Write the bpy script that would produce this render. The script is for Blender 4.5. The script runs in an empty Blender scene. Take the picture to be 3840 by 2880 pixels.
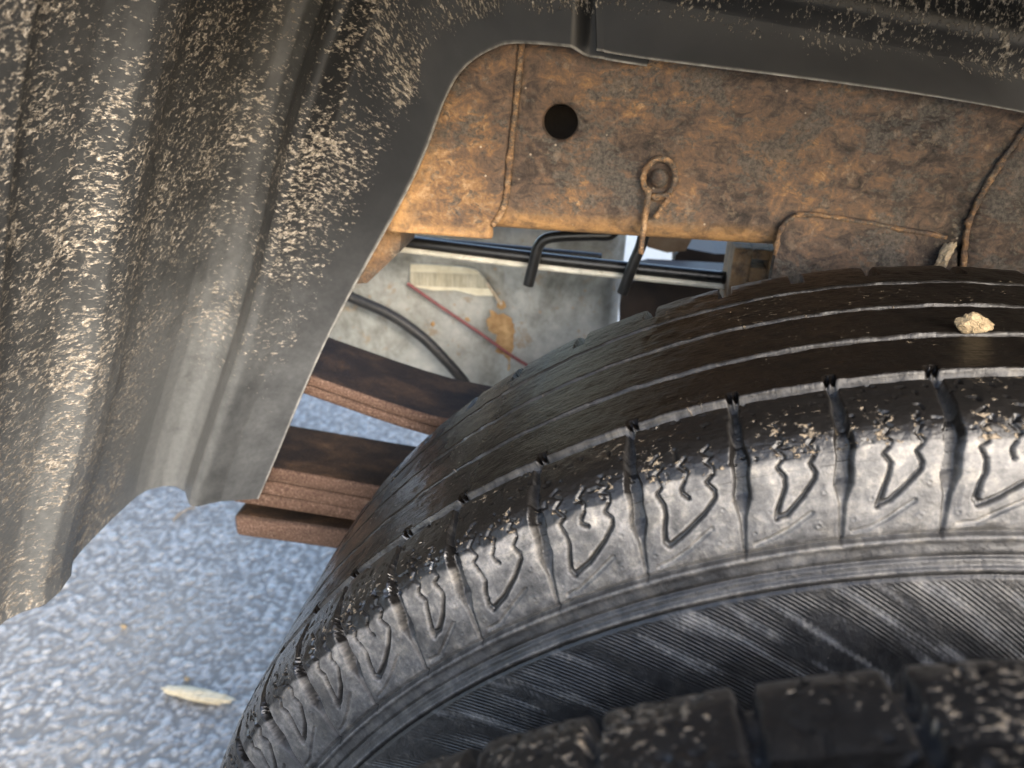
import bpy, bmesh, math, random
import numpy as np
from mathutils import Vector, Matrix

sc = bpy.context.scene
COL = sc.collection
random.seed(3)
RNG = np.random.default_rng(5)

# ------------------------------------------------------------------ camera, light, exposure
CAM = np.array([-0.1897, -0.2451, 0.9116])
YAW, PITCH, ROLL = -0.1299, 0.4361, 0.045
FPX = 3049.4            # focal length in pixels of a 3840 px wide picture
def cam_axes():
    cy, sy, cp, sp = math.cos(YAW), math.sin(YAW), math.cos(PITCH), math.sin(PITCH)
    f = np.array([sy*cp, cy*cp, -sp]); r = np.array([cy, -sy, 0.0]); u = np.cross(r, f)
    c, s = math.cos(ROLL), math.sin(ROLL)
    return c*r+s*u, -s*r+c*u, f
RIGHT, UP, FWD = cam_axes()
cd = bpy.data.cameras.new("camera"); cam = bpy.data.objects.new("camera", cd); COL.objects.link(cam)
m = Matrix.Identity(4)
for i in range(3):
    m[i][0], m[i][1], m[i][2], m[i][3] = RIGHT[i], UP[i], -FWD[i], CAM[i]
cam.matrix_world = m
cd.sensor_width = 36.0; cd.lens = 36.0*FPX/3840.0
cd.clip_start = 0.01; cd.clip_end = 2000.0
cd.dof.use_dof = True; cd.dof.focus_distance = 0.39; cd.dof.aperture_fstop = 11.0
sc.camera = cam

SUN_EL, SUN_AZ = math.radians(27), math.radians(146)      # azimuth measured clockwise from +Y
w = bpy.data.worlds.new("World"); sc.world = w; w.use_nodes = True
nt = w.node_tree; bg = nt.nodes["Background"]
sky = nt.nodes.new("ShaderNodeTexSky"); sky.sky_type = 'NISHITA'; sky.sun_disc = False
sky.sun_elevation = SUN_EL; sky.sun_rotation = SUN_AZ; sky.air_density = 1.0; sky.dust_density = 3.0
nt.links.new(sky.outputs[0], bg.inputs[0]); bg.inputs[1].default_value = 0.15
sl = bpy.data.lights.new("sun", 'SUN'); sl.energy = 1.0; sl.angle = math.radians(26); sl.color = (1.0, 0.99, 0.97)
so = bpy.data.objects.new("sun", sl); COL.objects.link(so)
sd = Vector((math.sin(SUN_AZ)*math.cos(SUN_EL), math.cos(SUN_AZ)*math.cos(SUN_EL), math.sin(SUN_EL)))
so.rotation_euler = sd.to_track_quat('Z', 'Y').to_euler()
sc.view_settings.view_transform = 'Standard'; sc.view_settings.look = 'None'
sc.view_settings.exposure = 2.3; sc.view_settings.gamma = 1.0
sc.cycles.max_bounces = 8; sc.cycles.diffuse_bounces = 5

# ------------------------------------------------------------------ helpers
def at(px, py, Y):
    """point on the plane y = Y seen at (px, py) of a 2212 x 1659 print of the photograph"""
    d = FWD + RIGHT*((px*1.736-1920)/FPX) - UP*((py*1.736-1440)/FPX)
    return CAM + d*((Y-CAM[1])/d[1])
def tag(o, label=None, cat=None, group=None, kind=None):
    if label: o['label'] = label
    if cat: o['category'] = cat
    if group: o['group'] = group
    if kind: o['kind'] = kind
    return o
def empty(name, loc=(0, 0, 0)):
    o = bpy.data.objects.new(name, None); o.location = loc; COL.objects.link(o); o.empty_display_size = .05
    return o
def link(name, me, mat, parent=None, smooth=True):
    o = bpy.data.objects.new(name, me); COL.objects.link(o)
    if mat: me.materials.append(mat)
    if parent is not None:
        o.parent = parent
        o.matrix_parent_inverse = Matrix.Translation(-Vector(parent.location))
    if smooth: me.polygons.foreach_set("use_smooth", np.ones(len(me.polygons), bool))
    me.update()
    return o
def quad_mesh(name, V, F, attrs=None, uv=None):
    V = np.asarray(V, np.float32).reshape(-1, 3); F = np.asarray(F, np.int32)
    me = bpy.data.meshes.new(name)
    me.vertices.add(len(V)); me.vertices.foreach_set("co", V.ravel())
    k = F.shape[1]; me.loops.add(F.size); me.loops.foreach_set("vertex_index", F.ravel())
    me.polygons.add(len(F)); me.polygons.foreach_set("loop_start", np.arange(0, F.size, k, dtype=np.int32))
    me.update(calc_edges=True)
    for n, a in (attrs or {}).items():
        at_ = me.attributes.new(n, 'FLOAT', 'POINT'); at_.data.foreach_set("value", np.asarray(a, np.float32).ravel())
    if uv is not None:
        ul = me.uv_layers.new(name="UVMap"); ul.data.foreach_set("uv", np.asarray(uv, np.float32)[F.ravel()].ravel())
    return me
def grid_faces(n, k, flip=False):
    i = np.arange(n-1)[:, None]*k + np.arange(k-1)[None, :]
    F = np.stack([i, i+1, i+k+1, i+k], -1).reshape(-1, 4)
    return F[:, ::-1] if flip else F
def from_bm(name, bm, mat, parent=None, smooth=False, bevel=0, seg=2):
    if bevel:
        bmesh.ops.bevel(bm, geom=[e for e in bm.edges if e.calc_face_angle(0) > .5], offset=bevel, segments=seg, affect='EDGES', profile=.6)
    bmesh.ops.recalc_face_normals(bm, faces=bm.faces)
    me = bpy.data.meshes.new(name); bm.to_mesh(me); bm.free()
    o = link(name, me, mat, parent, smooth)
    return o
def prism(pts, a, b, axis='y'):
    """outline pts (x, z) extruded from y=a to y=b"""
    bm = bmesh.new()
    va = [bm.verts.new((x, a, z)) for x, z in pts]; vb = [bm.verts.new((x, b, z)) for x, z in pts]
    bm.faces.new(va); bm.faces.new(vb[::-1]); n = len(pts)
    for i in range(n): bm.faces.new((va[i], vb[i], vb[(i+1) % n], va[(i+1) % n]))
    return bm
def catmull(P, n):
    P = np.asarray(P, float); Q = np.vstack([2*P[0]-P[1], P, 2*P[-1]-P[-2]])
    t = np.linspace(0, len(P)-1-1e-9, n); i = t.astype(int); f = (t-i)[:, None]
    a, b, c, d = Q[i], Q[i+1], Q[i+2], Q[i+3]
    return .5*((2*b)+(-a+c)*f+(2*a-5*b+4*c-d)*f**2+(-a+3*b-3*c+d)*f**3)
def resample(P, n):
    P = np.asarray(P, float); L = np.r_[0, np.cumsum(np.linalg.norm(np.diff(P, axis=0), axis=1))]
    s = np.linspace(0, L[-1], n)
    return np.stack([np.interp(s, L, P[:, j]) for j in range(P.shape[1])], 1), s
def tube(name, P, r, mat, parent=None, n=160, k=12, cap=True, spline=True, flat=1.0, rough=0.0):
    P = catmull(P, n) if spline else resample(P, n)[0]
    T = np.gradient(P, axis=0); T /= np.linalg.norm(T, axis=1)[:, None]
    ref = np.array([0, 1.0, 0]) if abs(T[0][1]) < .9 else np.array([1.0, 0, 0])
    N = np.cross(T, ref); N /= np.linalg.norm(N, axis=1)[:, None]; B = np.cross(T, N)
    a = np.linspace(0, 2*np.pi, k, endpoint=False)
    rr = np.full((n, k), r) if np.isscalar(r) else np.repeat(np.asarray(r)[:, None], k, 1)
    if rough:
        u_ = np.linspace(0, n*.22, n)[:, None]; v_ = np.linspace(0, 3, k)[None]+RNG.random()*40
        rr = rr*(1+rough*2.2*(fbm(u_+0*v_, v_+0*u_, 3)-.5)+rough*.3*(RNG.random((n, k))-.5))
    V = P[:, None]+N[:, None]*(rr*np.cos(a)*flat)[..., None]+B[:, None]*(rr*np.sin(a))[..., None]
    i = np.arange(n-1)[:, None]*k; j = np.arange(k)[None]
    F = np.stack([i+j, i+(j+1) % k, i+k+(j+1) % k, i+k+j], -1).reshape(-1, 4)
    V = np.vstack([V.reshape(-1, 3), P[:1], P[-1:]])
    me = bpy.data.meshes.new(name)
    fs = F.tolist()
    if cap:
        fs += [(len(V)-2, (q+1) % k, q) for q in range(k)] + [(len(V)-1, (n-1)*k+q, (n-1)*k+(q+1) % k) for q in range(k)]
    me.from_pydata(V.tolist(), [], fs)
    return link(name, me, mat, parent, True)
def sstep(a, b, x):
    t = np.clip((x-a)/(b-a), 0, 1); return t*t*(3-2*t)
_tab = np.random.default_rng(77).random((256, 256)).astype(np.float32)
def vnoise(x, y):
    xi = np.floor(x).astype(int); yi = np.floor(y).astype(int); fx = x-xi; fy = y-yi
    fx = fx*fx*(3-2*fx); fy = fy*fy*(3-2*fy); g = lambda a, b: _tab[a % 256, b % 256]
    return (g(xi, yi)*(1-fx)+g(xi+1, yi)*fx)*(1-fy)+(g(xi, yi+1)*(1-fx)+g(xi+1, yi+1)*fx)*fy
def fbm(x, y, o=4):
    s = 0; a = .5; t = 0
    for k in range(o):
        s = s+a*vnoise(x+17.3*k, y+9.1*k); t += a; x = x*2.03; y = y*2.03; a *= .5
    return s/t

# ------------------------------------------------------------------ materials
class NB:
    """small node-building helper"""
    def __init__(s, name):
        s.m = bpy.data.materials.new(name); s.m.use_nodes = True; s.t = s.m.node_tree
        s.b = s.t.nodes["Principled BSDF"]
    def n(s, typ, **kw):
        o = s.t.nodes.new(typ)
        for k, v in kw.items(): setattr(o, k, v)
        return o
    def set(s, sock, v):
        if hasattr(v, 'links') or isinstance(v, bpy.types.NodeSocket): s.t.links.new(v, sock)
        else: sock.default_value = v
    def coord(s, kind='Object', scale=(1, 1, 1), rot=(0, 0, 0)):
        t = s.n("ShaderNodeTexCoord"); mp = s.n("ShaderNodeMapping"); s.t.links.new(t.outputs[kind], mp.inputs[0])
        mp.inputs['Scale'].default_value = scale; mp.inputs['Rotation'].default_value = rot
        return mp.outputs[0]
    def noise(s, vec, scale, detail=6, rough=.6, dist=0.0):
        o = s.n("ShaderNodeTexNoise"); s.t.links.new(vec, o.inputs['Vector'])
        o.inputs['Scale'].default_value = scale; o.inputs['Detail'].default_value = detail
        o.inputs['Roughness'].default_value = rough; o.inputs['Distortion'].default_value = dist
        return o.outputs['Fac']
    def voro(s, vec, scale, feature='F1', out='Distance'):
        o = s.n("ShaderNodeTexVoronoi", feature=feature); s.t.links.new(vec, o.inputs['Vector'])
        o.inputs['Scale'].default_value = scale
        return o.outputs[out]
    def ramp(s, fac, stops):
        o = s.n("ShaderNodeValToRGB"); s.t.links.new(fac, o.inputs[0]); e = o.color_ramp.elements
        while len(e) < len(stops): e.new(.5)
        for q, (p, c) in zip(e, stops):
            q.position = p; q.color = (*c, 1) if not np.isscalar(c) else (c, c, c, 1)
        return o.outputs[0]
    def math(s, op, a, b=0.0, clamp=False):
        o = s.n("ShaderNodeMath", operation=op, use_clamp=clamp); s.set(o.inputs[0], a); s.set(o.inputs[1], b)
        return o.outputs[0]
    def mix(s, f, a, b):
        o = s.n("ShaderNodeMix", data_type='RGBA'); s.set(o.inputs[0], f)
        for k, v in ((6, a), (7, b)):
            if isinstance(v, tuple): o.inputs[k].default_value = (*v, 1)
            else: s.t.links.new(v, o.inputs[k])
        return o.outputs[2]
    def attr(s, name):
        return s.n("ShaderNodeAttribute", attribute_name=name).outputs['Fac']
    def bump(s, h, strength=.5, dist=.001, prev=None):
        o = s.n("ShaderNodeBump"); s.set(o.inputs['Height'], h); o.inputs['Strength'].default_value = strength
        o.inputs['Distance'].default_value = dist
        if prev is not None: s.t.links.new(prev, o.inputs['Normal'])
        return o.outputs[0]
    def done(s, col=None, rough=None, normal=None, metal=None, spec=None):
        for k, v in (('Base Color', col), ('Roughness', rough), ('Normal', normal), ('Metallic', metal), ('Specular IOR Level', spec)):
            if v is None: continue
            if isinstance(v, tuple): s.b.inputs[k].default_value = (*v, 1)
            else: s.set(s.b.inputs[k], v)
        return s.m

def plastic_mat():
    q = NB("black_plastic_with_dried_mud")
    uv = q.coord('UV')                                     # metres along the arch, metres across it
    sw = q.n('ShaderNodeVectorMath', operation='ADD'); q.t.links.new(q.coord('UV', rot=(0, 0, math.radians(12)), scale=(1.0, .5, 1)), sw.inputs[0])
    nz = q.n('ShaderNodeVectorMath', operation='SCALE'); q.t.links.new(q.voro(uv, 60, out='Color'), nz.inputs[0]); nz.inputs['Scale'].default_value = .012; q.t.links.new(nz.outputs[0], sw.inputs[1]); st = sw.outputs[0]
    cov = q.attr("mud")
    # short dashes of splash, in clumps
    big = q.noise(uv, 26, 4, .65); n1 = q.noise(st, 400, 3, .58, .3); n2 = q.noise(st, 900, 3, .6, .2)
    v = q.math('ADD', q.math('MULTIPLY', n1, .6), q.math('MULTIPLY', n2, .4))
    thr = q.math('SUBTRACT', .715, q.math('MULTIPLY', cov, .235))
    thr = q.math('SUBTRACT', thr, q.math('MULTIPLY', q.math('SUBTRACT', big, .5), .26))
    splat = q.math('MULTIPLY', q.math('MULTIPLY', q.math('SUBTRACT', v, thr), 12, True), q.math('MULTIPLY', cov, 5, True))
    film = q.math('MULTIPLY', q.math('MULTIPLY', q.noise(uv, 35, 5, .65), q.attr("film")), 1.25, True)
    basec = q.mix(q.noise(uv, 60, 4), (.006, .0065, .0075), (.0145, .015, .0165))
    dustc = q.mix(q.noise(uv, 240, 4), (.055, .058, .061), (.140, .144, .142))
    mudc = q.ramp(q.noise(uv, 420, 5, .75), [(.30, (.07, .061, .051)), (.48, (.19, .166, .136)), (.68, (.52, .475, .41))])
    col = q.mix(film, basec, dustc); col = q.mix(splat, col, mudc)
    col = q.mix(q.math('MULTIPLY', q.attr('rim'), q.ramp(q.noise(uv, 90, 4), [(.35, .3), (.6, 1.0)])), col, (.30, .29, .27))  # light reflected off the ground, painted as a pale line on the cut edge
    rough = q.math('ADD', q.math('MULTIPLY', splat, .42), q.math('ADD', .40, q.math('MULTIPLY', film, .1)))
    grain = q.noise(uv, 1500, 2)
    h = q.math('ADD', splat, q.math('MULTIPLY', grain, .15))
    return q.done(col, rough, q.bump(h, .5, .0009), spec=q.math('ADD', .24, q.math('MULTIPLY', film, .3)))

def rust_mat(name, dark=0.0, orange=0.0, dust=.35, scale=1.0, edge_col=((.34, .17, .06), (.62, .38, .17))):
    q = NB(name); o = q.coord('Object')
    st = q.coord('Object', scale=(1, 1, 1.5), rot=(0, .3, 0))
    big = q.noise(o, 16*scale, 5, .65, .6); med = q.noise(st, 85*scale, 5, .7, .9); fine = q.noise(o, 460*scale, 4, .72)
    f = q.math('ADD', q.math('MULTIPLY', big, .46), q.math('ADD', q.math('MULTIPLY', med, .40), q.math('MULTIPLY', fine, .14)))
    f = q.math('ADD', .5, q.math('MULTIPLY', q.math('SUBTRACT', f, .5), 1.35))
    sxx = q.n('ShaderNodeSeparateXYZ'); q.t.links.new(o, sxx.inputs[0])
    far_ = q.math('MULTIPLY', q.math('ADD', sxx.outputs[0], .12), .17)
    far_ = q.math('MAXIMUM', q.math('MINIMUM', far_, .035), -.035)
    f = q.math('SUBTRACT', q.math('ADD', f, orange-dark), far_)
    col = q.ramp(f, [(.36, (.016, .012, .010)), (.45, (.055, .039, .030)), (.51, (.095, .064, .046)), (.57, (.140, .086, .052)), (.64, (.23, .13, .06)), (.71, (.38, .25, .14))])
    # grey remains of old paint, eaten into flakes
    gp = q.ramp(q.math('ADD', q.math('MULTIPLY', q.noise(o, 20*scale, 4, .7, .6), .6), q.math('MULTIPLY', q.noise(st, 150*scale, 4, .7, .8), .4)), [(.50, 0.0), (.545, .82)])
    col = q.mix(gp, col, q.ramp(fine, [(.35, (.024, .022, .021)), (.65, (.115, .103, .087))]))
    # pale dried mud
    mp = q.ramp(q.noise(o, 130*scale, 5, .72, .15), [(.56, 0.0), (.66, dust*.8)])
    mp = q.math('MULTIPLY', mp, q.ramp(q.noise(o, 22*scale, 3), [(.40, 0.1), (.58, 1.0)]))
    col = q.mix(mp, col, (.30, .235, .165))
    dots = q.ramp(q.voro(o, 70*scale), [(.03, 1.0), (.06, 0.0)])
    col = q.mix(q.math('MULTIPLY', dots, min(1, dust*1.5)), col, (.5, .42, .32))
    ea = q.attr("edge")
    eo = q.math('MULTIPLY', ea, q.ramp(q.noise(o, 90*scale, 5, .7), [(.34, .15), (.56, 1.0)]))
    col = q.mix(eo, col, q.mix(fine, *edge_col))
    pit = q.ramp(q.voro(o, 160*scale), [(.0, 0.0), (.22, 1.0)])
    h = q.math('ADD', q.math('MULTIPLY', med, 1.0), q.math('ADD', q.math('MULTIPLY', fine, .5), q.math('ADD', q.math('MULTIPLY', pit, .12), q.math('MULTIPLY', gp, .12))))
    return q.done(col, q.math('ADD', .48, q.math('MULTIPLY', fine, .35)), q.bump(h, .7, .0018), spec=.35)

def rubber_mat():
    q = NB("tyre_rubber_with_road_dirt"); o = q.coord('Object')
    uv = q.coord('UV')
    dust = q.attr("dust"); mud = q.attr("mud"); top = q.attr("tread")
    n1 = q.noise(uv, 90, 6, .7, .6); n2 = q.noise(uv, 420, 4, .65)
    base = q.mix(n1, (.005, .005, .0055), (.015, .014, .013))
    brown = q.mix(q.noise(q.coord('UV', scale=(.22, 1, 1)), 120, 5, .65), (.0018, .0016, .0014), (.0085, .0060, .0043))
    base = q.mix(q.math('MULTIPLY', top, .85), base, brown)
    dd = q.math('MULTIPLY', dust, q.ramp(q.math('ADD', q.math('MULTIPLY', n1, .6), q.math('MULTIPLY', n2, .4)), [(.34, .25), (.60, 1.0)]), True)
    dustc = q.ramp(q.noise(uv, 130, 6, .72), [(.30, (.085, .084, .086)), (.5, (.215, .207, .198)), (.70, (.43, .395, .34))])
    col = q.mix(dd, base, dustc)
    # dried splashes of mud and little stones' marks
    nm = q.math('ADD', q.math('MULTIPLY', q.noise(q.coord('UV', scale=(.8, 1, 1)), 430, 3, .55, .2), .84), q.math('MULTIPLY', q.noise(uv, 90, 2), .16))
    sp = q.math('MULTIPLY', q.math('SUBTRACT', nm, q.math('SUBTRACT', .745, q.math('MULTIPLY', mud, .26))), 12, True)
    col = q.mix(sp, col, q.mix(n2, (.075, .058, .04), (.27, .215, .15)))
    h = q.math('ADD', q.math('MULTIPLY', n2, .5), q.math('ADD', q.math('MULTIPLY', n1, .6), q.math('MULTIPLY', sp, .9)))
    stk = q.noise(q.coord('UV', scale=(.16, 1, 1)), 420, 4, .7)
    h = q.math('ADD', h, q.math('MULTIPLY', q.math('MULTIPLY', stk, top), 1.2))
    nb = q.bump(h, .65, .001)
    # fine slanted ribbing of the sidewall panel
    sx = q.n("ShaderNodeSeparateXYZ"); q.t.links.new(uv, sx.inputs[0])
    ph = q.math('SINE', q.math('MULTIPLY', q.math('ADD', sx.outputs[0], q.math('MULTIPLY', sx.outputs[1], 1.35)), 2*math.pi/.0026))
    spec_ = q.math('ADD', q.math('SUBTRACT', .5, q.math('MULTIPLY', top, .24)), q.math('MULTIPLY', q.attr('wet'), .55))
    nb = q.bump(q.math('MULTIPLY', ph, q.attr("hatch")), .4, .0004, nb)
    rough = q.math('ADD', q.math('SUBTRACT', q.math('SUBTRACT', .27, q.math('MULTIPLY', top, .03)), q.math('MULTIPLY', q.attr('wet'), .24)), q.math('ADD', q.math('MULTIPLY', dd, .5), q.math('ADD', q.math('MULTIPLY', sp, .3), q.math('MULTIPLY', n2, .14))), True)
    return q.done(col, rough, nb, spec=spec_)

def asphalt_mat():
    q = NB("asphalt_with_worn_aggregate"); o = q.coord('Object')
    n1 = q.noise(o, 5, 5); n2 = q.noise(o, 190, 4, .65)
    sx = q.n("ShaderNodeSeparateColor"); q.t.links.new(q.voro(o, 110, out='Color'), sx.inputs[0])
    stone = q.mix(sx.outputs[0], (.17, .165, .155), (.36, .35, .325))
    top = q.math('MULTIPLY', q.attr("stone"), 1.0, True)
    col = q.mix(top, (.12, .114, .102), stone)
    col = q.mix(q.math('MULTIPLY', q.ramp(n1, [(.45, 0.0), (.7, 1.0)]), .55), col, (.22, .20, .165))
    rough = q.math('SUBTRACT', .6, q.math('MULTIPLY', top, .38))
    return q.done(col, rough, q.bump(n2, .35, .0012), spec=.7)

def simple(name, c1, c2, rough=.5, sc_=60, bump=.3, bd=.001, metal=0.0, dust=None, spec=.5):
    q = NB(name); o = q.coord('Object'); n = q.noise(o, sc_, 6, .65, .4)
    col = q.mix(q.ramp(n, [(.32, 0.0), (.68, 1.0)]), c1, c2)
    if dust:
        col = q.mix(q.ramp(q.noise(o, sc_*2.2, 5, .7, 1.5), [(.55, 0.0), (.66, dust[1])]), col, dust[0])
    return q.done(col, q.math('ADD', rough-.1, q.math('MULTIPLY', n, .2)), q.bump(q.noise(o, sc_*5, 4), bump, bd), metal=metal, spec=spec)

M_PL = plastic_mat()
M_RUST = rust_mat("rusty_frame_steel", dust=.45)
M_RUST_PLATE = rust_mat("flaking_rusty_plate", orange=.03, dust=.6)
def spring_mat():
    q = NB("rusty_spring_steel_with_painted_shade"); o = q.coord('Object', scale=(.6, 1, 1)); n = q.noise(o, 45, 6, .68); f = q.noise(q.coord('Object'), 600, 3, .7)
    col = q.ramp(q.math('ADD', q.math('MULTIPLY', n, .7), q.math('MULTIPLY', f, .3)), [(.38, (.006, .004, .003)), (.5, (.020, .0125, .0075)), (.62, (.055, .031, .016)), (.74, (.11, .066, .033))])  # rust, darkened to near black for shade of a truck bed not built
    col = q.mix(q.attr("edge"), col, q.ramp(f, [(.3, (.055, .028, .019)), (.55, (.13, .078, .055)), (.75, (.30, .21, .16))]))  # near side faces painted paler, as if catching the light
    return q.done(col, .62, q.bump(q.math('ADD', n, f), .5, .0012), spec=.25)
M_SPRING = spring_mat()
M_WELD = rust_mat("rusty_weld_bead", orange=.10, dust=.95, scale=2)
M_RUB = rubber_mat()
M_ASP = asphalt_mat()
def tank_mat():
    q = NB("dirty_grey_tank"); o = q.coord('Object'); a = q.noise(q.coord('Object', scale=(1, 1, .6)), 13, 6, .7, .4); b = q.noise(o, 95, 6, .7, .3); f = q.noise(o, 400, 3, .7)
    col = q.ramp(q.math('ADD', q.math('MULTIPLY', a, .7), q.math('MULTIPLY', b, .3)), [(.32, (.10, .095, .08)), (.43, (.25, .245, .21)), (.54, (.40, .395, .355)), (.66, (.55, .53, .47))])
    col = q.mix(q.ramp(q.noise(o, 40, 6, .75, .5), [(.56, 0.0), (.66, .75)]), col, q.mix(f, (.20, .13, .065), (.42, .30, .17)))
    sp = q.ramp(q.voro(o, 60), [(.06, 1.0), (.11, 0.0)])
    col = q.mix(q.math('MULTIPLY', sp, .6), col, (.42, .27, .15))
    return q.done(col, q.math('ADD', .32, q.math('MULTIPLY', b, .3)), q.bump(b, .35, .002))
M_TANK = tank_mat()
M_BLACK = simple("black_rod_paint", (.006, .006, .006), (.014, .014, .014), .33, 90, .2, .0005)
M_HOSE = simple("black_rubber_hose", (.011, .011, .011), (.03, .028, .026), .5, 120, .3, .0006, dust=((.14, .11, .08), .3))
M_RED = simple("faded_red_wire", (.15, .03, .032), (.26, .07, .065), .5, 200, .2, .0004, dust=((.3, .2, .15), .4))
M_DARK = simple("dark_oily_steel", (.018, .012, .009), (.05, .03, .019), .6, 40, .4, .001)
M_STONE = simple("pale_tan_stone", (.20, .145, .08), (.40, .31, .19), .85, 260, .8, .002)
M_TWIG = simple("bleached_wood_chip", (.34, .29, .19), (.56, .49, .35), .8, 80, .5, .001)
M_CLAY = simple("dried_clay", (.44, .33, .20), (.70, .58, .42), .9, 230, .9, .002)

M_OCHRE = simple("orange_rust_scale", (.30, .16, .06), (.58, .37, .17), .85, 120, .8, .001)

# ------------------------------------------------------------------ the ground: one sheet, real aggregate where it is near
def build_ground():
    far = lambda a, b, n: a+(b-a)*np.linspace(0, 1, n)**3
    xs = np.r_[-far(1.62, 300, 24)[::-1][:-1], np.linspace(-1.62, -.40, 560), far(-.40+.004, 300, 26)[1:]]
    ys = np.r_[-far(-.18, 300, 24)[::-1][:-1], np.linspace(.18, 1.75, 640), far(1.754, 300, 24)[1:]]
    X, Y = np.meshgrid(xs, ys, indexing='ij'); Z = np.zeros_like(X)
    i0, j0 = 23, 23; sx, sy = 1.22/559, 1.57/639
    D = np.zeros((560, 640))
    r = np.random.default_rng(11)
    for k in range(52000):                                 # rounded stones standing out of the binder
        R = r.uniform(.0022, .0056)*(1.5 if r.random() < .06 else 1); cx, cy = r.uniform(0, 1.22), r.uniform(0, 1.57)
        a, b = int((cx-R)/sx), int((cx+R)/sx)+2; c, d = int((cy-R)/sy), int((cy+R)/sy)+2
        a, c, b, d = max(a, 0), max(c, 0), min(b, 560), min(d, 640)
        gx = (np.arange(a, b)*sx-cx)[:, None]; gy = (np.arange(c, d)*sy-cy)[None]
        q = 1-(gx*gx+gy*gy)/(R*R); h = np.where(q > 0, np.sqrt(np.maximum(q, 0))*R*r.uniform(.35, .6), 0)
        D[a:b, c:d] = np.maximum(D[a:b, c:d], h)
    e = np.minimum(np.minimum(np.arange(560)[:, None], 559-np.arange(560)[:, None]), np.minimum(np.arange(640)[None], 639-np.arange(640)[None]))/12.0
    Z[i0:i0+560, j0:j0+640] = (D-.0018)*.8*np.clip(e, 0, 1)
    St = np.full_like(X, .6); St[i0:i0+560, j0:j0+640] = sstep(.0004, .0028, D)
    me = quad_mesh("asphalt_ground", np.stack([X, Y, Z], -1), grid_faces(len(xs), len(ys), False), dict(stone=St))
    o = link("ground", me, M_ASP); tag(o, kind='structure')
    me.flip_normals() if me.polygons[0].normal.z < 0 else None
build_ground()

# ------------------------------------------------------------------ tyres
R0 = .40
PROF = np.array([(.232, .22), (.240, .25), (.238, .29), (.231, .33), (.221, .362), (.213, .381), (.2065, .392), (.198, .3975), (.185, .3995), (.16, .4),
                 (.0515, .4), (.032, .398), (.0235, .3950), (.0185, .389), (.0145, .378), (.008, .36), (.002, .345), (-.006, .325),
                 (-.012, .30), (-.014, .285), (-.010, .26), (0, .235), (.01, .22)])
_seg = np.hypot(*np.diff(PROF, axis=0).T); _S = np.r_[0, np.cumsum(_seg)]; _S -= _S[13]
_fine = np.arange(_S[0], _S[-1], .0005)
_py = np.interp(_fine, _S, PROF[:, 0]); _pr = np.interp(_fine, _S, PROF[:, 1])
_k = np.exp(-.5*(np.arange(-14, 15)*.0005/.0026)**2); _k /= _k.sum()
_sm = lambda a: np.convolve(np.pad(a, 14, mode='reflect', reflect_type='odd'), _k, 'valid')
_py, _pr = _sm(_py), _sm(_pr)
def prof_at(s):
    y = np.interp(s, _fine, _py); r = np.interp(s, _fine, _pr)
    dy = np.interp(s+.0006, _fine, _py)-np.interp(s-.0006, _fine, _py); dr = np.interp(s+.0006, _fine, _pr)-np.interp(s-.0006, _fine, _pr)
    L = np.hypot(dy, dr)+1e-12
    return y, r, dr/L, -dy/L                                # y, r and the outward normal (ny, nr)
_ia, _ib = int(np.argmax(_py)), int(np.argmin(_py))
S_OF = lambda y: float(np.interp(-y, -_py[_ia:_ib], _fine[_ia:_ib]))
GROOVES = [(.1610, .0019), (.1263, .0021), (.0898, .0023), (.0515, .0034)]
# strokes of the shoulder pattern: (share of the block, distance below the shoulder edge)
WIDE_L = [(.27, -.013), (.20, -.0105), (.29, -.008), (.22, -.005), (.27, 0), (.21, .0018), (.27, .0065), (.285, .0104), (.25, .0146), (.235, .020), (.27, .0216)]
WIDE_R = [(.27, .0216), (.44, .0188), (.63, .0133), (.75, .0083), (.755, .0059), (.68, .0022), (.75, -.0003), (.755, -.003), (.69, -.0047), (.75, -.0070), (.68, -.0095), (.74, -.012)]
HOOK = [(.52, -.009), (.45, -.006), (.52, -.003), (.48, .0004), (.445, .0023), (.455, .0043), (.50, .0061)]
NARROW_L = [(.36, -.016), (.43, -.0125), (.37, -.010), (.43, -.0072), (.35, -.0046), (.43, -.0014), (.35, .0017), (.43, .0057), (.415, .0095), (.36, .0175), (.355, .0198)]
NARROW_R = [(.355, .0198), (.45, .0186), (.6, .0143), (.72, .008), (.72, .006), (.655, .0021), (.72, -.001), (.665, -.0045), (.72, -.0074), (.66, -.010), (.71, -.0125)]
SLANT = [(.13, .0282), (.28, .0277), (.47, .0245), (.70, .0197)]
VIS_GAPS = [10.46, 15.7, 21.0, 26.9, 32.9, 38.9, 43.8, 49.2, 53.9, 59.0, 63.8, 69.5, 74.6, 80.2]
def gap_angles(vis, lo, hi):
    g = list(vis); r = np.random.default_rng(4)
    while g[0] > lo: g.insert(0, g[0]-(5.2 if len(g) % 2 else 5.9))
    while g[-1] < hi: g.append(g[-1]+(5.2 if len(g) % 2 else 5.9))
    return np.array(g)
def seg_dist(px, py, L):
    d = np.full(px.shape, 1e9)
    for (ax, ay), (bx, by) in zip(L[:-1], L[1:]):
        vx, vy = bx-ax, by-ay; t = np.clip(((px-ax)*vx+(py-ay)*vy)/(vx*vx+vy*vy+1e-15), 0, 1)
        d = np.minimum(d, np.hypot(px-ax-t*vx, py-ay-t*vy))
    return d
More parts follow.
